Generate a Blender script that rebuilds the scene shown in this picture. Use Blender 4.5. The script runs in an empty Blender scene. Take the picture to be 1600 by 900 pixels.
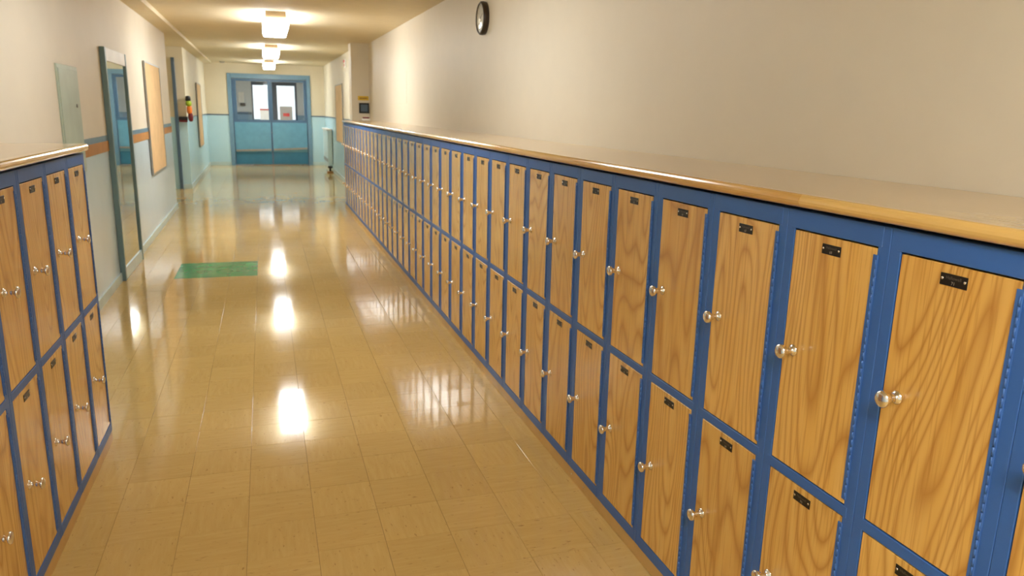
import bpy, bmesh, math, random
from mathutils import Vector, Matrix
random.seed(7)
C = bpy.context.scene.collection
SC = bpy.context.scene
R = math.radians

# ------------------------------------------------------------------ camera
CAM_H = 1.4635
F_PX = 1177.95
yaw, pitch, roll = R(18.0698), R(13.0765), R(1.2877)
fw = Vector((math.sin(yaw)*math.cos(pitch), math.cos(yaw)*math.cos(pitch), -math.sin(pitch)))
r0 = Vector((math.cos(yaw), -math.sin(yaw), 0)); u0 = r0.cross(fw)
rt = math.cos(roll)*r0 + math.sin(roll)*u0
up = -math.sin(roll)*r0 + math.cos(roll)*u0
cd = bpy.data.cameras.new('camera'); cam = bpy.data.objects.new('camera', cd); C.objects.link(cam)
M = Matrix((rt, up, -fw)).transposed().to_4x4(); M.translation = (0, 0, CAM_H)
cam.matrix_world = M
cd.sensor_width = 36; cd.lens = F_PX/1600*36; cd.clip_start = 0.02; cd.clip_end = 200
cd.dof.use_dof = True; cd.dof.focus_distance = 1.75; cd.dof.aperture_fstop = 8.0
SC.camera = cam

# ------------------------------------------------------------------ world (bright overcast day outside the far windows)
w = bpy.data.worlds.new('sky'); SC.world = w; w.use_nodes = True
w.node_tree.nodes['Background'].inputs[0].default_value = (0.93, 0.97, 1.0, 1)
w.node_tree.nodes['Background'].inputs[1].default_value = 1.6
LAMP = 26.0
SC.view_settings.view_transform = 'Standard'; SC.view_settings.look = 'None'
SC.view_settings.gamma = 1.0; SC.view_settings.exposure = 0.0
SC.view_settings.use_curve_mapping = False

# ------------------------------------------------------------------ materials
def lin(r, g, b):
    f = lambda c: (c/255/12.92) if c/255 <= 0.04045 else ((c/255+0.055)/1.055)**2.4
    return (f(r), f(g), f(b), 1)
class NT:
    def __init__(s, name):
        s.m = bpy.data.materials.new(name); s.m.use_nodes = True
        s.t = s.m.node_tree; s.n = s.t.nodes; s.l = s.t.links
        s.b = s.n['Principled BSDF']
    def add(s, ty, **kw):
        n = s.n.new(ty)
        for k, v in kw.items():
            if k.startswith('i_'): n.inputs[k[2:].replace('_', ' ')].default_value = v
            else: setattr(n, k, v)
        return n
    def link(s, a, b): s.l.new(a, b)
    def math(s, op, a, b=None):
        n = s.n.new('ShaderNodeMath'); n.operation = op
        for i, v in enumerate((a, b)):
            if v is None: continue
            if isinstance(v, (int, float)): n.inputs[i].default_value = v
            else: s.l.new(v, n.inputs[i])
        return n.outputs[0]
    def ramp(s, fac, stops, interp='LINEAR'):
        n = s.n.new('ShaderNodeValToRGB'); n.color_ramp.interpolation = interp
        e = n.color_ramp.elements
        while len(e) < len(stops): e.new(0.5)
        for i, (p, c) in enumerate(stops): e[i].position = p; e[i].color = c
        s.l.new(fac, n.inputs[0]); return n.outputs[0]
    def mix(s, fac, a, b, mode='MIX'):
        n = s.n.new('ShaderNodeMix'); n.data_type = 'RGBA'; n.blend_type = mode
        for sock, v in ((n.inputs[0], fac), (n.inputs[6], a), (n.inputs[7], b)):
            if isinstance(v, (int, float)): sock.default_value = v
            elif isinstance(v, tuple): sock.default_value = v
            else: s.l.new(v, sock)
        return n.outputs[2]
    def noise(s, vec, scale, detail=3, rough=0.5, dist=0.0):
        n = s.n.new('ShaderNodeTexNoise'); n.inputs['Scale'].default_value = scale
        n.inputs['Detail'].default_value = detail; n.inputs['Roughness'].default_value = rough
        n.inputs['Distortion'].default_value = dist
        if vec is not None: s.l.new(vec, n.inputs['Vector'])
        return n.outputs['Fac']
    def mapping(s, vec, scale=(1, 1, 1), loc=(0, 0, 0)):
        n = s.n.new('ShaderNodeMapping'); n.inputs['Scale'].default_value = scale
        n.inputs['Location'].default_value = loc
        s.l.new(vec, n.inputs['Vector']); return n.outputs[0]
    def bump(s, h, strength=0.2, dist=0.01):
        n = s.n.new('ShaderNodeBump'); n.inputs['Strength'].default_value = strength
        n.inputs['Distance'].default_value = dist
        s.l.new(h, n.inputs['Height']); s.l.new(n.outputs[0], s.b.inputs['Normal'])

def plain(name, col, rough=0.5, metal=0.0, var=0.06, bump=0.0, bscale=60, spec=0.5):
    n = NT(name)
    tc = n.add('ShaderNodeNewGeometry').outputs['Position']
    f = n.noise(tc, 7.0, 4)
    dark = tuple(c*(1-var) for c in col[:3]) + (1,); light = tuple(min(1, c*(1+var)) for c in col[:3]) + (1,)
    n.link(n.ramp(f, [(0.3, dark), (0.7, light)]), n.b.inputs['Base Color'])
    n.b.inputs['Roughness'].default_value = rough; n.b.inputs['Metallic'].default_value = metal
    n.b.inputs['Specular IOR Level'].default_value = spec
    if bump: n.bump(n.noise(tc, bscale, 3), bump, 0.004)
    return n.m

CREAM = lin(232, 223, 204)
WAINS = lin(194, 228, 238)
def two_tone(name, split, low, high, rl=0.22, rh=0.55):
    n = NT(name)
    pos = n.add('ShaderNodeNewGeometry').outputs['Position']
    z = n.add('ShaderNodeSeparateXYZ'); n.link(pos, z.inputs[0])
    f = n.math('GREATER_THAN', z.outputs[2], split)
    v = n.noise(pos, 3.0, 4)
    c = n.mix(f, low, high)
    c2 = n.mix(0.10, c, n.ramp(v, [(0.3, (0.55, 0.55, 0.55, 1)), (0.7, (1, 1, 1, 1))]), 'MULTIPLY')
    n.link(c2, n.b.inputs['Base Color'])
    n.link(n.math('ADD', n.math('MULTIPLY', f, rh-rl), rl), n.b.inputs['Roughness'])
    n.bump(n.noise(pos, 45, 3), 0.04, 0.002)
    return n.m

def wood(name, c_dark, c_mid, c_light, axis='Z', rough=0.32, ring=9.0, use_obj=True, fine=0.5, stretch=0.16, scale=7.0):
    n = NT(name)
    tc = n.add('ShaderNodeTexCoord').outputs['Object']
    oi = n.add('ShaderNodeObjectInfo').outputs['Random']
    off = n.add('ShaderNodeCombineXYZ')
    for i, k in enumerate((13.7, 7.1, 29.3)): n.link(n.math('MULTIPLY', oi, k), off.inputs[i])
    va = n.add('ShaderNodeVectorMath', operation='ADD'); n.link(tc, va.inputs[0]); n.link(off.outputs[0], va.inputs[1])
    s = {'Z': (1, 1, stretch), 'Y': (1, stretch, 1)}[axis]
    s2 = {'Z': (1, 1, 0.03), 'Y': (1, 0.03, 1)}[axis]
    v = n.mapping(va.outputs[0], s)
    base = n.noise(v, scale, 1.2, 0.4, 0.15)
    tri = n.math('PINGPONG', n.math('MULTIPLY', base, ring*2), 1.0)
    rings = n.math('POWER', tri, 3.0)
    vf = n.mapping(va.outputs[0], s2)
    pores = n.noise(vf, 170, 2, 0.6)
    bands = n.noise(vf, 14, 3, 0.6)
    col = n.ramp(bands, [(0.25, c_mid), (0.75, c_light)])
    col = n.mix(n.math('MULTIPLY', rings, 0.66), col, c_dark)
    pf = n.ramp(pores, [(0.30, (1, 1, 1, 1)), (0.48, (0, 0, 0, 1))])
    col = n.mix(n.math('MULTIPLY', pf, fine), col, c_dark)
    tint = n.ramp(oi, [(0.0, (0.90, 0.88, 0.86, 1)), (1.0, (1.0, 1.0, 1.0, 1))])
    col = n.mix(1.0, col, tint, 'MULTIPLY')
    n.link(col, n.b.inputs['Base Color'])
    n.b.inputs['Roughness'].default_value = rough
    n.b.inputs['Coat Weight'].default_value = 0.6; n.b.inputs['Coat Roughness'].default_value = 0.16
    n.bump(pores, 0.06, 0.001)
    return n.m

TILE = 0.229; TX0 = 0.104; TY0 = 6.95
def tile_mat():
    n = NT('vinyl_floor_tile')
    pos = n.add('ShaderNodeNewGeometry').outputs['Position']
    m = n.mapping(pos, (1/TILE, 1/TILE, 0), (-TX0/TILE, -TY0/TILE, 0))
    fl = n.add('ShaderNodeVectorMath', operation='FLOOR'); n.link(m, fl.inputs[0])
    wn = n.add('ShaderNodeTexWhiteNoise', noise_dimensions='3D'); n.link(fl.outputs[0], wn.inputs['Vector'])
    rnd = wn.outputs['Value']
    # marbled streaks, quarter-turned from tile to tile
    a = n.noise(n.mapping(pos, (3, 26, 1)), 2.2, 4, 0.6)
    b = n.noise(n.mapping(pos, (26, 3, 1)), 2.2, 4, 0.6)
    sx = n.add('ShaderNodeSeparateXYZ'); n.link(fl.outputs[0], sx.inputs[0])
    par = n.math('PINGPONG', n.math('ADD', sx.outputs[0], sx.outputs[1]), 1.0)
    st = n.mix(par, a, b)
    col = n.ramp(st, [(0.2, lin(206, 171, 102)), (0.5, lin(212, 178, 110)), (0.8, lin(218, 186, 120))])
    tint = n.ramp(rnd, [(0.0, (0.93, 0.92, 0.90, 1)), (0.5, (0.97, 0.965, 0.955, 1)), (1.0, (1, 1, 1, 1))])
    col = n.mix(1.0, col, tint, 'MULTIPLY')
    # fine scuffs and dark nicks
    sc = n.mix(par, n.noise(n.mapping(pos, (8, 30, 1)), 3.0, 5, 0.62), n.noise(n.mapping(pos, (26, 9, 1)), 3.2, 5, 0.62))
    fs = n.ramp(sc, [(0.625, (0, 0, 0, 1)), (0.68, (1, 1, 1, 1))])
    col = n.mix(n.math('MULTIPLY', fs, 0.5), col, lin(130, 86, 38))
    sl = n.noise(n.mapping(pos, (16, 8, 1), (5, 3, 0)), 4.0, 4, 0.6)
    fl2 = n.ramp(sl, [(0.69, (0, 0, 0, 1)), (0.73, (1, 1, 1, 1))])
    col = n.mix(n.math('MULTIPLY', fl2, 0.25), col, lin(236, 210, 150))
    # quick broad wear
    wr = n.noise(pos, 1.3, 3)
    col = n.mix(0.16, col, n.ramp(wr, [(0.3, (0.45, 0.42, 0.36, 1)), (0.7, (1, 1, 1, 1))]), 'MULTIPLY')
    n.link(col, n.b.inputs['Base Color'])
    n.link(n.math('ADD', n.math('MULTIPLY', wr, 0.06), 0.05), n.b.inputs['Roughness'])
    n.b.inputs['Specular IOR Level'].default_value = 0.5
    n.bump(n.noise(pos, 5.5, 2, 0.5), 0.025, 0.01)
    return n.m

def emit(name, col, strength):
    n = NT(name)
    n.b.inputs['Base Color'].default_value = (0.85, 0.85, 0.85, 1)
    n.b.inputs['Emission Color'].default_value = col; n.b.inputs['Emission Strength'].default_value = strength
    return n.m
def glass_mat(name, tint=(0.95, 0.97, 0.97, 1), base=0.04):
    n = NT(name); n.n.remove(n.b)
    tr = n.add('ShaderNodeBsdfTransparent'); tr.inputs[0].default_value = tint
    gl = n.add('ShaderNodeBsdfGlossy'); gl.inputs['Roughness'].default_value = 0.02
    lwn = n.add('ShaderNodeLayerWeight'); lwn.inputs[0].default_value = 0.5
    fr = n.math('ADD', n.math('MULTIPLY', n.math('POWER', lwn.outputs['Facing'], 5.0), 0.95), base)
    mx = n.add('ShaderNodeMixShader'); n.link(fr, mx.inputs[0])
    n.link(tr.outputs[0], mx.inputs[1]); n.link(gl.outputs[0], mx.inputs[2])
    n.link(mx.outputs[0], n.n['Material Output'].inputs['Surface']); return n.m

MT = {}
MT['wall'] = plain('cream_wall_paint', CREAM, 0.5, bump=0.03, var=0.012)
MT['ceil'] = plain('cream_ceiling_paint', lin(222, 208, 176), 0.6, bump=0.08, var=0.03)
MT['wall_left'] = two_tone('left_wall_paint', 1.172, lin(218, 236, 246), CREAM)
MT['wall_far'] = two_tone('far_wall_paint', 1.26, WAINS, lin(226, 216, 190))
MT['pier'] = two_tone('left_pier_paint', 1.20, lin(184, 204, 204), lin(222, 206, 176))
MT['blue'] = plain('blue_enamel_steel', lin(56, 102, 172), 0.42, bump=0.05, bscale=300, var=0.04)
MT['bluehinge'] = plain('blue_hinge_steel', lin(60, 104, 172), 0.38, var=0.05)
MT['oak'] = wood('oak_door_veneer', lin(178, 116, 46), lin(232, 178, 88), lin(241, 194, 110), ring=26.0, stretch=0.19, scale=4.4, rough=0.27)
MT['worktop'] = wood('oak_worktop_laminate', lin(204, 168, 112), lin(222, 194, 144), lin(230, 206, 160), 'Y', 0.22, 5.0, fine=0.25, stretch=0.12)
MT['nosing'] = wood('varnished_nosing_wood', lin(206, 150, 70), lin(228, 182, 100), lin(236, 196, 120), 'Y', 0.16, 3.0, fine=0.2, stretch=0.1)
MT['dark'] = plain('dark_shadow_gap', lin(26, 22, 20), 0.7)
MT['plinth'] = plain('tan_vinyl_plinth', lin(204, 164, 100), 0.35, var=0.12)
MT['tile'] = tile_mat()
MT['green'] = plain('green_floor_tile', lin(56, 158, 96), 0.16, var=0.10)
MT['sub'] = plain('floor_adhesive', lin(96, 66, 30), 0.8)
MT['chrome'] = plain('polished_chrome', (0.86, 0.83, 0.80, 1), 0.10, 1.0, var=0.02)
MT['black'] = plain('black_nameplate', lin(20, 17, 15), 0.35)
MT['etch'] = plain('silver_etching', lin(190, 180, 165), 0.4, 0.3)
MT['etchdim'] = plain('dull_silver_etching', lin(112, 104, 94), 0.45, 0.3)
MT['trimblue'] = plain('slate_blue_trim', lin(104, 136, 158), 0.4)
MT['trimbrown'] = plain('brown_cork_rail', lin(184, 132, 70), 0.7, var=0.10)
MT['base'] = plain('pale_blue_baseboard', lin(196, 216, 216), 0.3)
MT['mframe'] = plain('teal_grey_mirror_frame', lin(112, 138, 142), 0.35, var=0.05)
MT['white'] = plain('white_paint', lin(236, 234, 228), 0.4)
MT['cork'] = plain('tan_cork', lin(224, 192, 144), 0.8, var=0.07, bump=0.2)
MT['alu'] = plain('aluminium', lin(160, 158, 152), 0.35, 0.6)
MT['panel'] = plain('pale_green_grey_paint', lin(178, 192, 176), 0.4)
MT['framedoor'] = plain('door_frame_blue', lin(112, 148, 172), 0.35)
MT['leaf'] = plain('door_leaf_blue', lin(78, 110, 140), 0.35)
MT['leafpanel'] = plain('door_panel_teal', lin(108, 164, 190), 0.18)
MT['kick'] = plain('door_kick_blue', lin(52, 120, 152), 0.25)
MT['darkblue'] = plain('dark_blue_frame', lin(52, 74, 100), 0.4)
MT['jamb'] = plain('slate_jamb', lin(80, 102, 122), 0.4)
MT['glass'] = glass_mat('window_glass')
for _k in (72, 112, 130, 138, 145, 190): MT['lens%d' % _k] = emit('lamp_diffuser_%d' % _k, (0.955, 0.985, 1.0, 1), LAMP*_k/100)   # strength tuned per lamp to the wall brightness; strongest for the added vestibule lamp
MT['lensend'] = emit('lamp_end_cap', (0.97, 0.985, 1.0, 1), 3.0)
MT['housing'] = plain('beige_lamp_housing', lin(168, 144, 108), 0.5)
MT['blackplastic'] = plain('black_plastic', lin(26, 24, 24), 0.35)
MT['rim'] = plain('dark_brown_clock_rim', lin(46, 32, 22), 0.3)
MT['face'] = plain('clock_face', lin(226, 222, 212), 0.25)
MT['red'] = plain('red_paint', lin(186, 44, 36), 0.4)
MT['darkred'] = plain('dark_red', lin(110, 24, 30), 0.5)
MT['lime'] = plain('lime_green', lin(158, 186, 40), 0.5)
MT['orange'] = plain('orange_cloth', lin(232, 122, 36), 0.5)
MT['yellow'] = plain('yellow_paper', lin(226, 190, 50), 0.5)
MT['greywall'] = two_tone('vestibule_paint', 1.24, lin(140, 170, 196), lin(216, 222, 226))
MT['greybox'] = plain('grey_cardboard', lin(150, 146, 142), 0.7)
MT['brown'] = plain('brown_rubber', lin(150, 104, 44), 0.6)
mm = NT('silvered_mirror'); mm.b.inputs['Metallic'].default_value = 1; mm.b.inputs['Roughness'].default_value = 0.015
mm.b.inputs['Base Color'].default_value = (0.80, 0.84, 0.82, 1); MT['mirror'] = mm.m

# ------------------------------------------------------------------ mesh helpers
def bx(bm, lo, hi, bev=0.0, seg=1, mi=0):
    lo = Vector(lo); hi = Vector(hi)
    r = bmesh.ops.create_cube(bm, size=1.0)
    vs = r['verts']
    for v in vs:
        v.co = Vector((lo[i]+(hi[i]-lo[i])*(v.co[i]+0.5) for i in range(3)))
    fs = set(f for v in vs for f in v.link_faces)
    for f in fs: f.material_index = mi
    if bev:
        es = list(set(e for v in vs for e in v.link_edges))
        rr = bmesh.ops.bevel(bm, geom=es, offset=bev, segments=seg, affect='EDGES', profile=0.5)
        for f in rr['faces']: f.material_index = mi
    return bm
def lathe(bm, prof, origin, axis, n=20, mi=0, caps=True):
    """prof: list of (distance along axis, radius)"""
    ax = Vector(axis).normalized()
    a = ax.orthogonal().normalized(); b = ax.cross(a)
    o = Vector(origin); rings = []
    for d, r in prof:
        rings.append([bm.verts.new(o+ax*d+(a*math.cos(2*math.pi*k/n)+b*math.sin(2*math.pi*k/n))*r) for k in range(n)])
    for i in range(len(rings)-1):
        for k in range(n):
            f = bm.faces.new((rings[i][k], rings[i][(k+1) % n], rings[i+1][(k+1) % n], rings[i+1][k]))
            f.smooth = True; f.material_index = mi
    if caps:
        f = bm.faces.new(list(reversed(rings[0]))); f.material_index = mi
        f = bm.faces.new(rings[-1]); f.material_index = mi
    return bm
def prism(bm, pts, axis, a, b, mi=0, smooth=False):
    """extrude a closed 2-D outline from a to b along axis ('X','Y','Z'); outline in the other two axes in order"""
    def P(p, t):
        return {'X': (t, p[0], p[1]), 'Y': (p[0], t, p[1]), 'Z': (p[0], p[1], t)}[axis]
    A = [bm.verts.new(P(p, a)) for p in pts]; B = [bm.verts.new(P(p, b)) for p in pts]
    n = len(pts)
    for i in range(n):
        f = bm.faces.new((A[i], A[(i+1) % n], B[(i+1) % n], B[i])); f.material_index = mi; f.smooth = smooth
    f = bm.faces.new(A); f.material_index = mi
    f = bm.faces.new(list(reversed(B))); f.material_index = mi
    return bm
def mesh(name, bm, mats):
    bmesh.ops.recalc_face_normals(bm, faces=bm.faces[:])
    me = bpy.data.meshes.new(name); bm.to_mesh(me); bm.free()
    for m in (mats if isinstance(mats, (list, tuple)) else [mats]): me.materials.append(MT[m])
    return me
def obj(name, bm, mats, parent=None, loc=(0, 0, 0), rz=0):
    me = bm if isinstance(bm, bpy.types.Mesh) else mesh(name, bm, mats)
    o = bpy.data.objects.new(name, me); C.objects.link(o)
    o.location = loc; o.rotation_euler = (0, 0, rz)
    if parent: o.parent = parent
    return o
def B(): return bmesh.new()
def box(lo, hi, bev=0.0, seg=1): return bx(B(), lo, hi, bev, seg)
def tag(o, label, cat, group=None):
    o['label'] = label; o['category'] = cat
    if group: o['group'] = group
    return o
def thing(name, label, cat, loc=(0, 0, 0), rz=0, group=None):
    o = bpy.data.objects.new(name, None); o.empty_display_size = 0.05; C.objects.link(o)
    o.location = loc; o.rotation_euler = (0, 0, rz)
    return tag(o, label, cat, group)
def struct(name, bm, mats, label=None):
    o = obj(name, bm, mats); o['kind'] = 'structure'
    if label: o['label'] = label
    return o

# ------------------------------------------------------------------ the shell
XR = 1.13          # locker front, right row
XL = -0.711        # locker front, left row
WR = 1.63          # right wall
YB, YE = -2.2, 20.8
def wl(y): return -1.213-0.0100*(y-6.07)          # left wall leans away very slightly
def zc(y): return 2.42+0.0065*y                   # ceiling height

# left wall: near run up to the recess
bm = B()
prism(bm, [(wl(YB), YB), (wl(12.0), 12.0), (-1.95, 12.0), (-1.95, 11.85), (wl(11.85)-0.15, 11.85), (wl(YB)-0.15, YB)], 'Z', 0, 2.62)
struct('wall_left', bm, 'wall_left', 'cream left wall with pale blue-grey lower half')
# recess back wall + far pier and wall
struct('wall_recess', box((-2.05, 12.0, 0), (-1.90, 14.8, 2.62)), 'pier', 'shaded back wall of the left recess')
bm = B(); prism(bm, [(-2.05, 14.8), (-1.30, 14.8), (wl(YE), YE), (wl(YE)-0.3, YE), (-2.05, 15.2)], 'Z', 0, 2.62)
struct('wall_left_far', bm, 'wall_far', 'far left wall, cream over pale turquoise')
struct('wall_right', box((WR, YB, 0), (WR+0.15, 12.6, 2.62)), 'wall', 'plain cream right wall above the locker worktop')
bm = B(); bx(bm, (1.35, 12.6, 0), (WR+0.15, 12.95, 2.62))
struct('wall_right_pier', bm, 'wall', 'shaded cream pier at the far end of the right lockers')
struct('wall_right_far', box((1.52, 12.95, 0), (1.70, YE, 2.62)), 'wall_far', 'far right wall, cream over pale turquoise')
struct('wall_back', box((-1.6, YB-0.15, 0), (1.8, YB, 2.62)), 'wall')
bm = B()
bx(bm, (-2.3, YE, 0), (-0.84, YE+0.15, 2.62)); bx(bm, (1.175, YE, 0), (2.3, YE+0.15, 2.62)); bx(bm, (-0.84, YE, 2.28), (1.175, YE+0.15, 2.62))
struct('wall_far', bm, 'wall_far', 'end wall around the double doors, cream over turquoise')
bm = B()
v = [bm.verts.new(c) for c in ((-2.4, YB-0.3, zc(YB)), (2.4, YB-0.3, zc(YB)), (2.4, 27, zc(YE)), (-2.4, 27, zc(YE)))]
t = [bm.verts.new((c.co.x, c.co.y, 2.8)) for c in v]
bm.faces.new(v); bm.faces.new(t)
for i in range(4): bm.faces.new((v[i], v[(i+1) % 4], t[(i+1) % 4], t[i]))
struct('ceiling', bm, 'ceil', 'cream plaster ceiling of the corridor')
# low boxed soffit along the left wall
bm = B()
def sof(y): return [(-2.0, zc(y)-0.062), (wl(y)+0.19, zc(y)-0.062), (wl(y)+0.19, zc(y)+0.02), (-2.0, zc(y)+0.02)]
A = [bm.verts.new((p[0], YB, p[1])) for p in sof(YB)]; Bv = [bm.verts.new((p[0], YE, p[1])) for p in sof(YE)]
for i in range(4): bm.faces.new((A[i], A[(i+1) % 4], Bv[(i+1) % 4], Bv[i]))
bm.faces.new(A); bm.faces.new(list(reversed(Bv)))
struct('trim_1', bm, 'ceil', 'low boxed soffit running along the left ceiling edge')

# floor: adhesive bed, then tiles
fl = struct('floor', box((-2.4, YB-0.2, -0.10), (2.4, 27, -0.003)), 'sub', 'glossy tan vinyl tile corridor floor')
def tile_mesh(name, mats):
    return mesh(name, bx(B(), (-TILE/2+0.0004, -TILE/2+0.0004, -0.0032), (TILE/2-0.0004, TILE/2-0.0004, 0.0), 0.0007), mats)
tm = tile_mesh('tile', 'tile'); tg = tile_mesh('green_tile', 'green')
def px(p):
    d = Vector(p)-Vector((0, 0, CAM_H)); zz = d.dot(fw)
    if zz < 0.1: return None
    return 800+F_PX*d.dot(rt)/zz, 450-F_PX*d.dot(up)/zz
cand, rest = [], []
for i in range(-11, 11):
    for j in range(-40, 88):
        x = TX0+(i+0.5)*TILE; y = TY0+(j+0.5)*TILE
        if x < -2.3 or x > 2.3 or y < YB or y > 26.8: continue
        q = px((x, y, 0))
        hid = (x > XR+0.1) and y < 11.9 or (x < XL-0.1 and y < 3.6) or (x < wl(y)-0.1)
        vis = q and -60 < q[0] < 1660 and -60 < q[1] < 990 and not hid
        (cand if vis else rest).append((y, x, i, j))
cand.sort()
GREEN = {(i, j) for i in (-4, -3, -2) for j in (0, 1, 2)}
parts = [c for c in cand if (c[2], c[3]) in GREEN]
for c in cand:
    if len(parts) >= 300: break
    if (c[2], c[3]) not in GREEN: parts.append(c)
ps = {(c[2], c[3]) for c in parts}
rest += [c for c in cand if (c[2], c[3]) not in ps]
rng = random.Random(3)
for (y, x, i, j) in parts:
    g = (i, j) in GREEN
    o = obj('green_tile' if g else 'tile', tg if g else tm, None, fl, (x, y, -rng.random()*0.00015))
    o.rotation_euler = (rng.gauss(0, 0.0006), rng.gauss(0, 0.0006), 0)
verts, faces = [], []
for (y, x, i, j) in rest:
    h = TILE/2-0.0006; k = len(verts); a, b = rng.gauss(0, 0.0006), rng.gauss(0, 0.0006)
    for sx, sy in ((-1, -1), (1, -1), (1, 1), (-1, 1)): verts.append((x+sx*h, y+sy*h, sx*h*a+sy*h*b-0.00008))
    for sx, sy in ((-1, -1), (1, -1), (1, 1), (-1, 1)): verts.append((x+sx*h, y+sy*h, -0.0032))
    faces.append((k, k+1, k+2, k+3))
    for e in range(4): faces.append((k+e, k+4+e, k+4+(e+1) % 4, k+(e+1) % 4))
me = bpy.data.meshes.new('tile_field'); me.from_pydata(verts, [], faces); me.materials.append(MT['tile'])
o = obj('tile_field', me, None, fl); o['kind'] = 'stuff'

# baseboards and painted rails
def strip(name, y0, y1, z0, z1, dx, mat, label):
    bm = B(); prism(bm, [(wl(y0), y0), (wl(y1), y1), (wl(y1)+dx, y1), (wl(y0)+dx, y0)], 'Z', z0, z1)
    return struct(name, bm, mat, label)
strip('baseboard_left', 3.56, 12.0, 0, 0.075, 0.014, 'base', 'pale blue baseboard along the left wall')
strip('trim_2', 3.56, 11.98, 1.172, 1.214, 0.006, 'trimblue', 'slate blue painted rail on the left wall')
strip('trim_3', 3.56, 11.98, 1.090, 1.172, 0.008, 'trimbrown', 'brown cork rail under the blue rail on the left wall')
bm = B(); prism(bm, [(-1.30, 14.79), (wl(20.78), 20.78), (wl(20.78)+0.014, 20.78), (-1.286, 14.79)], 'Z', 0, 0.085)
bx(bm, (-1.44, 14.786, 0), (-1.286, 14.8, 0.085))
struct('baseboard_left_far', bm, 'base')
bm = B(); prism(bm, [(-1.30, 14.81), (wl(20.78), 20.78), (wl(20.78)+0.006, 20.78), (-1.294, 14.81)], 'Z', 1.245, 1.272)
struct('trim_4', bm, 'jamb', 'thin dark blue rail on the far left wall')
bm = B(); bx(bm, (-1.36, YE-0.012, 0), (-0.84, YE, 0.085)); bx(bm, (1.175, YE-0.012, 0), (1.52, YE, 0.085))
struct('baseboard_far', bm, 'base')
bm = B(); bx(bm, (-1.36, YE-0.006, 1.245), (-0.84, YE, 1.275)); bx(bm, (1.175, YE-0.006, 1.245), (1.52, YE, 1.275))
struct('trim_5', bm, 'jamb', 'thin dark blue rail across the end wall')
struct('trim_6', box((1.514, 12.96, 1.245), (1.52, YE-0.01, 1.275)), 'jamb', 'thin dark blue rail on the far right wall')
struct('baseboard_right_far', box((1.506, 12.96, 0), (1.52, YE-0.02, 0.085)), 'base')
# faint filled-in hatch in the right wall
struct('trim_7', box((WR-0.004, 9.2, 1.55), (WR+0.01, 10.6, 1.93), 0.002), 'wall', 'faint painted-over hatch in the right wall')

# ------------------------------------------------------------------ lockers
P = 0.305; HW = P/2-0.0004
ZT, ZD1, ZB1, ZT2, ZB2, ZBB = 1.266, 1.222, 0.670, 0.641, 0.090, 0.050
DY0, DY1 = -0.121, 0.124            # door edges in the unit (hinge side, knob side)
# unit: front plane x=0 looking to -X, depth +X
bm = B()
e = 0.0012
bx(bm, (0, -HW, ZBB), (0.018, DY0-0.0015, ZT), e); bx(bm, (0, DY1+0.0015, ZBB), (0.018, HW, ZT), e)
for z0, z1 in ((ZD1+0.0025, ZT), (ZT2+0.002, ZB1-0.002), (ZBB, ZB2-0.002)):
    bx(bm, (-0.0008, DY0-0.012, z0), (0.0172, DY1+0.012, z1), e)
frame_me = mesh('face_frame', bm, 'blue')
bm = B()
D = 0.46
bx(bm, (0.018, -HW, ZBB), (D, -HW+0.002, ZT-0.001)); bx(bm, (0.018, HW-0.002, ZBB), (D, HW, ZT-0.001))
bx(bm, (D-0.002, -HW+0.002, ZBB), (D, HW-0.002, ZT-0.001))
for z in (ZBB, 0.655, ZT-0.003): bx(bm, (0.018, -HW+0.002, z), (D-0.002, HW-0.002, z+0.002))
body_me = mesh('body', bm, 'blue')
DH = ZD1-ZB1
# door local origin: lower hinge corner on the front plane
door_me = mesh('door', bx(B(), (0.0004, 0.0, 0.0), (0.0164, DY1-DY0-0.001, DH-0.0015), 0.0012), 'oak')
bm = B()
bx(bm, (-0.0026, -0.0065, 0.012), (0.0003, 0.0062, DH-0.014), 0.0008)
zz = 0.013; k = 0
while zz < DH-0.03:
    lathe(bm, [(0, 0.0022), (0.0158, 0.0022)], (-0.0026, -0.0030, zz), (0, 0, 1), 6); zz += 0.0172
hinge_me = mesh('hinge', bm, 'bluehinge')
bm = B()
lathe(bm, [(0.0, 0.0135), (0.003, 0.0135), (0.0045, 0.0105), (0.008, 0.0068), (0.014, 0.0058), (0.018, 0.0075), (0.021, 0.0095), (0.024, 0.0080), (0.027, 0.0090),
           (0.030, 0.0135), (0.033, 0.0165), (0.0365, 0.0170), (0.0395, 0.0150), (0.0415, 0.0095), (0.0425, 0.003)], (0, 0, 0), (-1, 0, 0), 22)
knob_me = mesh('knob', bm, 'chrome')

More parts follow.
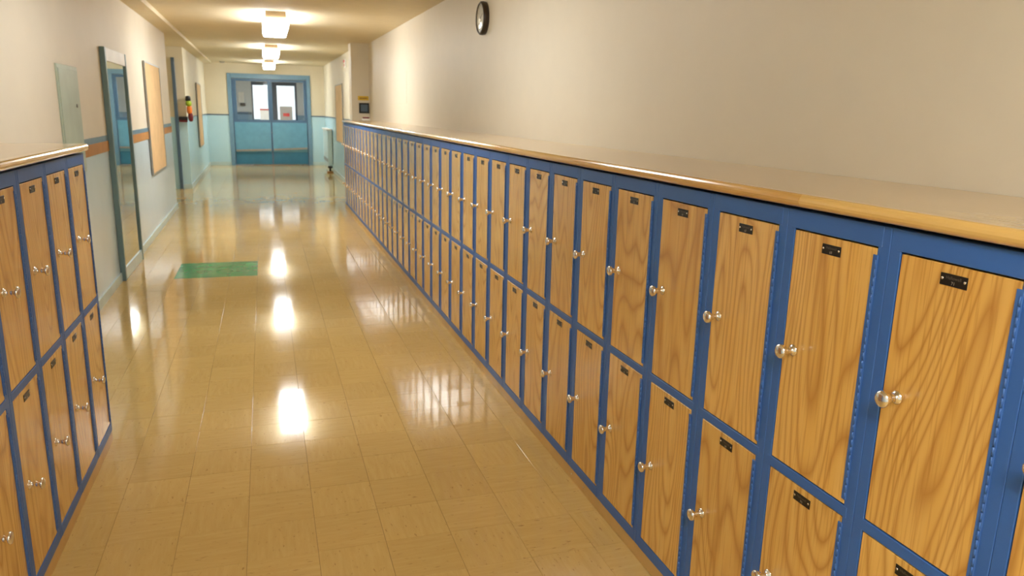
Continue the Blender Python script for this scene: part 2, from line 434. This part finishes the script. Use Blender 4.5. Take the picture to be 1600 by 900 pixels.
def text_tris(s, size):
    cu = bpy.data.curves.new('t', 'FONT'); cu.body = s; cu.size = size; cu.align_x = 'CENTER'; cu.resolution_u = 2
    o = bpy.data.objects.new('t', cu); C.objects.link(o)
    bpy.context.view_layer.update()
    dg = bpy.context.evaluated_depsgraph_get()
    m = o.evaluated_get(dg).to_mesh()
    vs = [tuple(v.co) for v in m.vertices]; fs = [tuple(p.vertices) for p in m.polygons]
    o.evaluated_get(dg).to_mesh_clear()
    bpy.data.objects.remove(o); bpy.data.curves.remove(cu)
    return vs, fs
BRAND = text_tris('Hallowell', 0.0085)
NUMC = {}
def plate_mesh(num):
    bm = B()
    bx(bm, (-0.0012, -0.028, -0.0108), (0.0003, 0.028, 0.0108), 0.0005, mi=0)
    for s in (-1, 1): lathe(bm, [(0, 0.0029), (0.0008, 0.0026), (0.0014, 0.0012)], (-0.0012, s*0.0232, 0.0012), (-1, 0, 0), 10, mi=1)
    def put(tx, zoff, mi):
        vs, fs = tx
        # reading direction: facing the door from -X, left is +Y
        bv = [bm.verts.new((-0.00135, -v[0], v[1]+zoff)) for v in vs]
        for f in fs:
            try: q = bm.faces.new([bv[i] for i in f]); q.material_index = mi
            except ValueError: pass
    put(BRAND, 0.0012, 3); put(num, -0.0080, 2)
    return mesh('nameplate', bm, ['black', 'chrome', 'etch', 'etchdim'])

ORD = ['first', 'second', 'third', 'fourth', 'fifth', 'sixth', 'seventh', 'eighth', 'ninth', 'tenth', 'eleventh', 'twelfth', 'thirteenth', 'fourteenth', 'fifteenth', 'sixteenth', 'seventeenth', 'eighteenth', 'nineteenth']
def locker(x, yc, rz, nums, label, group, rs):
    t = thing('locker', label, 'locker', (x, yc, 0), rz, group)
    obj('face_frame', frame_me, None, t); obj('body', body_me, None, t)
    for k, z in enumerate((ZB1, ZB2)):
        d = obj('door', door_me, None, t, (rs.uniform(-0.0006, 0.0004), DY0, z+0.0005))
        kn = obj('knob', knob_me, None, d, (0.0004, 0.087-DY0, DH/2+0.001)); kn['label'] = 'chrome knob'
        obj('hinge', hinge_me, None, d)
        pm = plate_mesh(NUMC.setdefault(nums[k], text_tris(nums[k], 0.0085)))
        pl = obj('nameplate', pm, None, d, (0.0001, 0.003-DY0, DH-0.0275)); pl['label'] = 'black number plate with two screws'
    return t
rs = random.Random(11)
LK = 'blue locker with two oak doors, '
for n in range(0, 37):
    yc = 0.8285+P*n-P/2
    if n == 0: lab = LK+'cut off by the lower right picture edge'
    elif n == 1: lab = LK+'plate 71, nearest complete one of right row'
    elif n <= 18: lab = LK+ORD[n-1]+' complete one from near end of right row'
    else: lab = LK+ORD[36-n]+' from the far end of right row'
    if n == 36: lab = LK+'last at the far end of right row'
    num = 73-2*n
    locker(XR, yc, 0, (str(num), str(num+1)), lab, 'lockers of the long right row', rs)
YL = 3.512
for m in range(5):
    yc = YL-P*m-P/2
    lab = LK+('last at the far end of the short left row' if m == 0 else ORD[m]+' from the far end of the short left row')
    if m == 4: lab = LK+'cut off by the left picture edge'
    locker(XL, yc, math.pi, (str(75+2*m), str(76+2*m)), lab, 'lockers of the short left row', rs)

# plinths
Y0R, Y1R = 0.8285-P, 0.8285+36*P
pr = tag(obj('locker_plinth', box((XR+0.001, Y0R, 0.0), (WR-0.03, Y1R, 0.0495), 0.002), 'plinth'), 'low tan base strip under the long right locker row', 'plinth')
for y in (2.50, 2.62, 6.2):
    bm = B(); lathe(bm, [(0, 0.0045), (0.002, 0.0035), (0.003, 0.001)], (XR+0.001, y, 0.026), (-1, 0, 0), 10); obj('screw', bm, 'chrome', pr)
Y0L = YL-5*P
tag(obj('locker_plinth', box((wl(3)+0.03, Y0L, 0.0), (XL-0.001, YL, 0.0495), 0.002), 'plinth'), 'low tan base strip under the short left locker row', 'plinth')

# worktops: laminate panel, spacer and rounded wooden nosing
def nosing(x_front, sgn, y0, y1, zb=1.274, zt=1.303, depth=0.030):
    h = (zt-zb)/2; zm = (zt+zb)/2; pts = []
    for k in range(9):
        a = math.pi/2+math.pi*k/8
        pts.append((x_front+sgn*(h*0.85)+sgn*math.cos(a)*h*0.85, zm+math.sin(a)*h))
    pts += [(x_front+sgn*depth, zb), (x_front+sgn*depth, zt)]
    bm = B(); prism(bm, pts, 'Y', y0, y1)
    for f in bm.faces:
        if abs(f.normal.y) < 0.5: f.smooth = False
    return bm
t = thing('worktop', 'long oak laminate worktop with rounded nosing over the right lockers', 'worktop', (XR, 6, 1.266))
def loc(o, t):
    o.matrix_parent_inverse = Matrix.Translation(-Vector(t.location)); return o
loc(obj('panel', box((1.139, Y0R, 1.274), (WR-0.002, Y1R+0.01, 1.302)), 'worktop', t), t)
loc(obj('spacer', box((1.158, Y0R, 1.2662), (WR-0.01, Y1R, 1.274)), 'dark', t), t)
ys = [Y0R, 1.384, 1.384+3.66, 1.384+7.32, Y1R+0.01]
for a, b in zip(ys[:-1], ys[1:]): loc(obj('nosing', nosing(1.109, 1, a+0.0006, b-0.0006), 'nosing', t), t)
t = thing('worktop', 'short oak laminate worktop with rounded nosing over the left lockers', 'worktop', (XL, 3, 1.266))
bm = B(); prism(bm, [(XL-0.009, Y0L), (XL-0.009, YL+0.008), (wl(YL)+0.003, YL+0.008), (wl(Y0L)+0.003, Y0L)], 'Z', 1.274, 1.302)
loc(obj('panel', bm, 'worktop', t), t)
loc(obj('spacer', box((wl(3)+0.02, Y0L, 1.2662), (XL-0.028, YL, 1.274)), 'dark', t), t)
loc(obj('nosing', nosing(XL+0.021, -1, Y0L, YL+0.008), 'nosing', t), t)

# ------------------------------------------------------------------ ceiling lamps
def lamp(y0, label, power):
    zt = zc(y0); L = 1.22; xc = 0.172
    t = thing('ceiling_lamp', label, 'ceiling light', (xc, y0+L/2, zt), 0, 'fluorescent ceiling lamps')
    obj('housing', bx(B(), (-0.108, -L/2+0.01, -0.088), (0.108, L/2-0.01, 0.004), 0.004), 'housing', t)
    bm = B()
    pts = [(-0.138, -0.088), (-0.138, -0.100), (-0.134, -0.155), (-0.127, -0.174), (-0.112, -0.182), (0.112, -0.182), (0.127, -0.174), (0.134, -0.155), (0.138, -0.100), (0.138, -0.088)]
    prism(bm, pts, 'Y', -L/2, L/2)
    d = obj('diffuser', bm, 'lens%d' % power, t)
    for s in (-1, 1):
        bm = B(); prism(bm, [(x*1.004, z) for x, z in pts], 'Y', s*L/2, s*(L/2+0.006)); obj('end_cap', bm, 'lensend', d)
    for s in (-1, 1): obj('end_clip', bx(B(), (-0.03, s*(L/2-0.002)-0.003, -0.020), (0.03, s*(L/2-0.002)+0.003, 0.0)), 'housing', t)
lamp(8.84, 'nearest glowing wraparound ceiling lamp in view', 138)
lamp(13.77, 'middle glowing ceiling lamp of the three in view', 130)
lamp(18.83, 'farthest glowing ceiling lamp close to the double doors', 112)
lamp(3.85, 'ceiling lamp above the frame between the two locker rows', 72)
lamp(-1.15, 'ceiling lamp behind the photographer', 145)

lamp(21.05, 'added fill lamp brightening the vestibule behind the double doors', 190)  # added out of sight to lift the dark vestibule; no fixture known there

# ------------------------------------------------------------------ far double doors
bm = B()
bx(bm, (-0.84, YE-0.03, 0), (-0.745, YE+0.17, 2.28), 0.003); bx(bm, (1.08, YE-0.03, 0), (1.175, YE+0.17, 2.28), 0.003)
bx(bm, (-0.745, YE-0.03, 2.165), (1.08, YE+0.17, 2.28), 0.003)
dr = struct('door_1', bm, 'framedoor', 'blue double door frame closing the corridor end')
def leaf(x0, x1, za, zb_, sl, sr):
    y0, y1 = YE+0.04, YE+0.085
    bm = B()
    bx(bm, (x0, y0, 0.012), (x0+sl, y1, 2.155), 0.002); bx(bm, (x1-sr, y0, 0.012), (x1, y1, 2.155), 0.002)
    bx(bm, (x0+sl, y0, 2.10), (x1-sr, y1, 2.155)); bx(bm, (x0+sl, y0, 1.09), (x1-sr, y1, 1.15)); bx(bm, (x0+sl, y0, 0.012), (x1-sr, y1, 1.09))
    lf = obj('door_leaf', bm, 'leaf', dr)
    obj('glass_pane', box((x0+sl, y0+0.018, 1.15), (x1-sr, y0+0.024, 2.10)), 'glass', lf)
    obj('lower_panel', box((x0+0.02, y0-0.004, 0.335), (x1-0.02, y0-0.0002, 1.085)), 'leafpanel', lf)
    obj('kick_plate', box((x0+0.02, y0-0.004, 0.03), (x1-0.02, y0-0.0002, 0.333)), 'kick', lf)
    bm = B()
    prism(bm, [(x0+0.03, za-0.022), (x1-0.03, zb_-0.022), (x1-0.03, zb_+0.022), (x0+0.03, za+0.022)], 'Y', y0-0.06, y0-0.035)
    for x, z in ((x0+0.05, za), (x1-0.08, zb_)): bx(bm, (x, y0-0.036, z-0.02), (x+0.03, y0, z+0.02))
    obj('push_bar', bm, 'alu', lf)
leaf(-0.743, 0.172, 0.372, 0.395, 0.105, 0.05); leaf(0.176, 1.078, 0.398, 0.435, 0.05, 0.075)
# vestibule beyond
VY = 25.0
struct('wall_vestibule_left', box((-1.75, YE+0.15, 0), (-1.60, VY, 2.7)), 'greywall')
struct('wall_vestibule_right', box((2.1, YE+0.15, 0), (2.25, VY, 2.7)), 'greywall')
bm = B()
bx(bm, (-1.75, VY, 0), (-0.33, VY+0.15, 2.7)); bx(bm, (1.0, VY, 0), (2.25, VY+0.15, 2.7)); bx(bm, (-0.33, VY, 2.22), (1.0, VY+0.15, 2.7))
struct('wall_vestibule_far', bm, 'greywall', 'grey wall seen through the door glass')
struct('trim_8', box((-1.60, VY-0.012, 1.24), (-0.34, VY, 1.31)), 'jamb')
bm = B()
bx(bm, (-0.33, VY+0.02, 0), (-0.29, VY+0.10, 2.22)); bx(bm, (0.94, VY+0.02, 0), (1.0, VY+0.10, 2.22)); bx(bm, (0.14, VY+0.02, 0), (0.41, VY+0.10, 2.22))
bx(bm, (-0.29, VY+0.02, 2.12), (0.14, VY+0.10, 2.22)); bx(bm, (0.41, VY+0.02, 2.12), (0.94, VY+0.10, 2.22))
bx(bm, (-0.29, VY+0.02, 0), (0.14, VY+0.10, 1.10)); bx(bm, (0.41, VY+0.02, 0), (0.94, VY+0.10, 1.10))
d2 = struct('door_2', bm, 'darkblue', 'dark blue outer doors with bright windows beyond the glass')
obj('window_pane', box((-0.29, VY+0.055, 1.10), (0.14, VY+0.061, 2.12)), 'glass', d2)
obj('window_pane', box((0.41, VY+0.055, 1.10), (0.94, VY+0.061, 2.12)), 'glass', d2)
# things in the vestibule
t = thing('table', 'table behind the double door glass carrying boxes', 'table', (0.35, 23.6, 0))
obj('table_top', box((-0.75, -0.35, 0.74), (0.75, 0.35, 0.78), 0.004), 'worktop', t)
for sx in (-0.7, 0.66):
    for sy in (-0.3, 0.26): obj('leg', box((sx, sy, 0), (sx+0.04, sy+0.04, 0.74)), 'darkblue', t)
t = thing('carton', 'grey carton with a red label seen through right door glass', 'box', (0.62, 23.45, 0.78))
obj('carton_body', box((-0.17, -0.12, 0), (0.17, 0.12, 0.72), 0.003), 'greybox', t)
obj('carton_label', box((-0.09, -0.124, 0.44), (0.09, -0.120, 0.53)), 'red', t)
t = thing('carton', 'pale carton with red lid seen through left door glass', 'box', (0.02, 23.5, 0.78))
obj('carton_body', box((-0.12, -0.1, 0), (0.12, 0.1, 0.60), 0.003), 'white', t)
obj('lid', box((-0.125, -0.105, 0.60), (0.125, 0.105, 0.64), 0.003), 'red', t)
t = thing('towel_dispenser', 'white dispenser with dark tray on wall behind door glass', 'dispenser', (-0.62, VY-0.06, 1.5))
obj('cover', box((-0.09, -0.05, 0.08), (0.07, 0.058, 0.40), 0.01, 2), 'white', t)
obj('tray', box((-0.05, -0.07, 0.0), (0.10, 0.058, 0.08), 0.006), 'blackplastic', t)

# ------------------------------------------------------------------ things on the left wall
# tall mirror
ang = math.atan(0.0100)
def on_left(name, label, cat, y, z, group=None):
    return thing(name, label, cat, (wl(y), y, z), ang, group)      # local +X out of the wall, +Y along it
t = on_left('tall_mirror', 'tall narrow mirror with grey frame and white head on left wall', 'mirror', 7.45, 0)
t.rotation_euler[2] = -0.0015; t.location.x += 0.007
W0, W1, H = -0.50, 0.50, 1.905
obj('mirror_glass', box((0.020, W0+0.05, 0.10), (0.026, W1-0.05, 1.80)), 'mirror', t)
obj('backing', box((0.001, W0+0.02, 0.02), (0.020, W1-0.02, H-0.02)), 'mframe', t)
for a, b in ((W0, W0+0.045), (W1-0.045, W1)): obj('frame_stile', box((0.001, a, 0.0), (0.040, b, H), 0.002), 'mframe', t)
obj('head_panel', box((0.020, W0+0.045, 1.80), (0.036, W1-0.045, H), 0.002), 'white', t)
obj('bottom_rail', box((0.020, W0+0.045, 0.0), (0.036, W1-0.045, 0.10), 0.002), 'base', t)
# electrical access panel
t = on_left('access_panel', 'pale green-grey steel access panel with small latch on left wall', 'panel', 5.72, 1.0)
obj('panel_frame', box((0.0, -0.29, 0.0), (0.010, 0.29, 0.70), 0.002), 'panel', t)
obj('panel_door', box((0.010, -0.265, 0.025), (0.014, 0.265, 0.675), 0.0015), 'panel', t)
bm = B(); lathe(bm, [(0, 0.012), (0.006, 0.012), (0.008, 0.007)], (0.014, 0.15, 0.445), (1, 0, 0), 12)
obj('latch', bm, 'alu', t)
def board(name_t, t, y0, y1, z0, z1, s=1):
    # s=+1 board faces local +X, -1 faces -X
    X = lambda a, b: (min(s*a, s*b), max(s*a, s*b))
    a = X(0.0, 0.012); obj('cork_panel', box((a[0], y0+0.015, z0+0.015), (a[1], y1-0.015, z1-0.015)), 'cork', t)
    f = X(0.0, 0.018); bm = B()
    for lo, hi in (((y0, z0), (y0+0.018, z1)), ((y1-0.018, z0), (y1, z1)), ((y0+0.018, z0), (y1-0.018, z0+0.018)), ((y0+0.018, z1-0.018), (y1-0.018, z1))):
        bx(bm, (f[0], lo[0], lo[1]), (f[1], hi[0], hi[1]))
    obj('frame', bm, 'alu', t)
t = on_left('bulletin_board', 'tall bare tan cork board beside the mirror on left wall', 'bulletin board', 10.14, 0.68)
for_y = 0.695; board('b', t, -for_y, for_y, 0, 1.255); t.location.x += 0.008
t = thing('bulletin_board', 'small tan cork board on the far left wall past the pier', 'bulletin board', (wl(17.95)+0.0005, 17.95, 0.61), ang)
board('b', t, -0.6, 0.6, 0, 1.32); t.location.x += 0.012
t = thing('bulletin_board', 'tan cork board on the far right wall behind the lockers', 'bulletin board', (1.514, 16.55, 0.77))
board('b', t, -0.76, 0.76, 0, 1.19, -1)
# recess door frame
bm = B(); bx(bm, (-1.490, 14.73, 0), (-1.438, 14.80, 2.27), 0.003)
struct('trim_9', bm, 'jamb', 'slate blue door jamb in the left recess')
# bundle and bracket by the pier
t = thing('hanging_bundle', 'narrow hanging bundle in black, lime, orange and dark red on pier', 'bundle', (-1.245, 14.74, 1.19))
def blob(name, z0, z1, r, mat, dx=0):
    bm = B(); h = z1-z0
    lathe(bm, [(0, r*0.55), (h*0.15, r*0.9), (h*0.5, r), (h*0.85, r*0.92), (h, r*0.6)], (dx, 0, z0), (0, 0, 1), 14); obj(name, bm, mat, t)
blob('foot', 0.0, 0.15, 0.042, 'darkred', 0.012); blob('sash', 0.13, 0.27, 0.046, 'orange', 0.0); blob('vest', 0.26, 0.36, 0.050, 'lime', -0.006); blob('hood', 0.34, 0.44, 0.045, 'blackplastic', -0.010)
obj('hook', box((-0.06, 0.02, 0.36), (-0.05, 0.06, 0.38)), 'alu', t)
t = thing('shelf_bracket', 'low black and dark red bracket on the left pier face', 'bracket', (-1.37, 14.765, 1.18))
obj('shelf', box((-0.06, -0.02, 0.03), (0.085, 0.035, 0.09), 0.004), 'blackplastic', t)
obj('strip', box((-0.055, -0.025, 0.0), (0.08, 0.03, 0.03), 0.003), 'darkred', t)
# smoke detector
t = thing('smoke_detector', 'round white smoke detector on ceiling near the end wall', 'smoke detector', (-0.90, 20.2, zc(20.2)))
bm = B(); lathe(bm, [(0, 0.090), (0.018, 0.090), (0.022, 0.076)], (0, 0, 0), (0, 0, -1), 20); obj('base', bm, 'white', t)
bm = B(); lathe(bm, [(0.022, 0.068), (0.050, 0.060), (0.065, 0.040), (0.068, 0.01)], (0, 0, 0), (0, 0, -1), 20); obj('sensor_head', bm, 'alu', t)

# ------------------------------------------------------------------ things on the right
# clock
t = thing('round_clock', 'round wall clock with dark rim high on right wall', 'clock', (WR, 5.80, 2.155))
bm = B(); lathe(bm, [(0, 0.118), (0.020, 0.122), (0.036, 0.120), (0.044, 0.112), (0.044, 0.104), (0.034, 0.1016)], (0, 0, 0), (-1, 0, 0), 40, caps=False); obj('rim', bm, 'rim', t)
bm = B(); lathe(bm, [(0.034, 0.1015), (0.0355, 0.1015)], (0, 0, 0), (-1, 0, 0), 40); fc = obj('face', bm, 'face', t)
for k in range(12):
    a = k*math.pi/6; o = obj('hour_mark', box((-0.0364, -0.0025, 0.082), (-0.0354, 0.0025, 0.096)), 'blackplastic', fc); o.rotation_euler = (a, 0, 0)
o = obj('hour_hand', box((-0.0375, -0.003, -0.01), (-0.0365, 0.003, 0.055)), 'blackplastic', t); o.rotation_euler = (R(60), 0, 0)
o = obj('minute_hand', box((-0.0388, -0.002, -0.012), (-0.0378, 0.002, 0.082)), 'blackplastic', t); o.rotation_euler = (R(190), 0, 0)
bm = B(); lathe(bm, [(0.0405, 0.1035), (0.0425, 0.09), (0.046, 0.05), (0.0475, 0.004)], (0, 0, 0), (-1, 0, 0), 40, caps=False); obj('cover_glass', bm, 'glass', t)
# papers on pier
t = thing('paper_notice', 'yellow paper strip on shaded right pier', 'notice', (1.53, 12.6, 1.64))
obj('sheet', box((-0.085, -0.003, -0.033), (0.085, -0.0005, 0.033)), 'yellow', t)
obj('print', box((-0.06, -0.0036, -0.010), (0.065, -0.003, 0.008)), 'brown', t)
t = thing('framed_picture', 'small dark framed picture on shaded right pier', 'picture', (1.54, 12.6, 1.485))
obj('frame', box((-0.08, -0.018, -0.08), (0.08, -0.0005, 0.08), 0.003), 'blackplastic', t)
obj('print', box((-0.055, -0.0195, -0.055), (0.055, -0.018, 0.055)), 'jamb', t)
t = thing('tape_dispenser', 'small brown and white object at far end of right worktop', 'dispenser', (1.45, 11.66, 1.302))
obj('base', box((-0.06, -0.05, 0), (0.06, 0.05, 0.030), 0.008, 2), 'white', t)
obj('roll', bx(B(), (-0.05, -0.02, 0.030), (0.05, 0.03, 0.052), 0.008, 2), 'darkred', t)
# alarm
t = thing('fire_alarm', 'red and white fire alarm high on far right wall', 'alarm', (1.52, 14.9, 2.22))
obj('back_box', box((-0.045, -0.06, 0), (-0.0005, 0.06, 0.15), 0.004), 'white', t)
obj('strobe', box((-0.065, -0.04, 0.085), (-0.045, 0.04, 0.135), 0.006), 'red', t)
obj('grille', box((-0.053, -0.04, 0.02), (-0.045, 0.04, 0.065), 0.004), 'red', t)
# convector
t = thing('convector', 'pale turquoise convector cabinet on far right wall', 'radiator', (1.505, 19.3, 0.16))
obj('cabinet', box((-0.10, -0.75, 0.0), (0.0, 0.75, 0.80), 0.006), 'base', t)
obj('top_ledge', box((-0.125, -0.78, 0.80), (0.0, 0.78, 0.835), 0.004), 'white', t)
obj('grille', box((-0.104, -0.68, 0.06), (-0.10, 0.68, 0.14)), 'alu', t)
# doorstop
t = thing('floor_stopper', 'black and brown door stop on floor by far right wall', 'door stop', (1.42, 18.3, 0))
bm = B(); lathe(bm, [(0, 0.075), (0.03, 0.075), (0.04, 0.06)], (0, 0, 0), (0, 0, 1), 18); obj('base', bm, 'brown', t)
bm = B(); lathe(bm, [(0.04, 0.025), (0.10, 0.02), (0.11, 0.05), (0.15, 0.055), (0.16, 0.04)], (0, 0, 0), (0, 0, 1), 16); obj('bumper', bm, 'blackplastic', t)
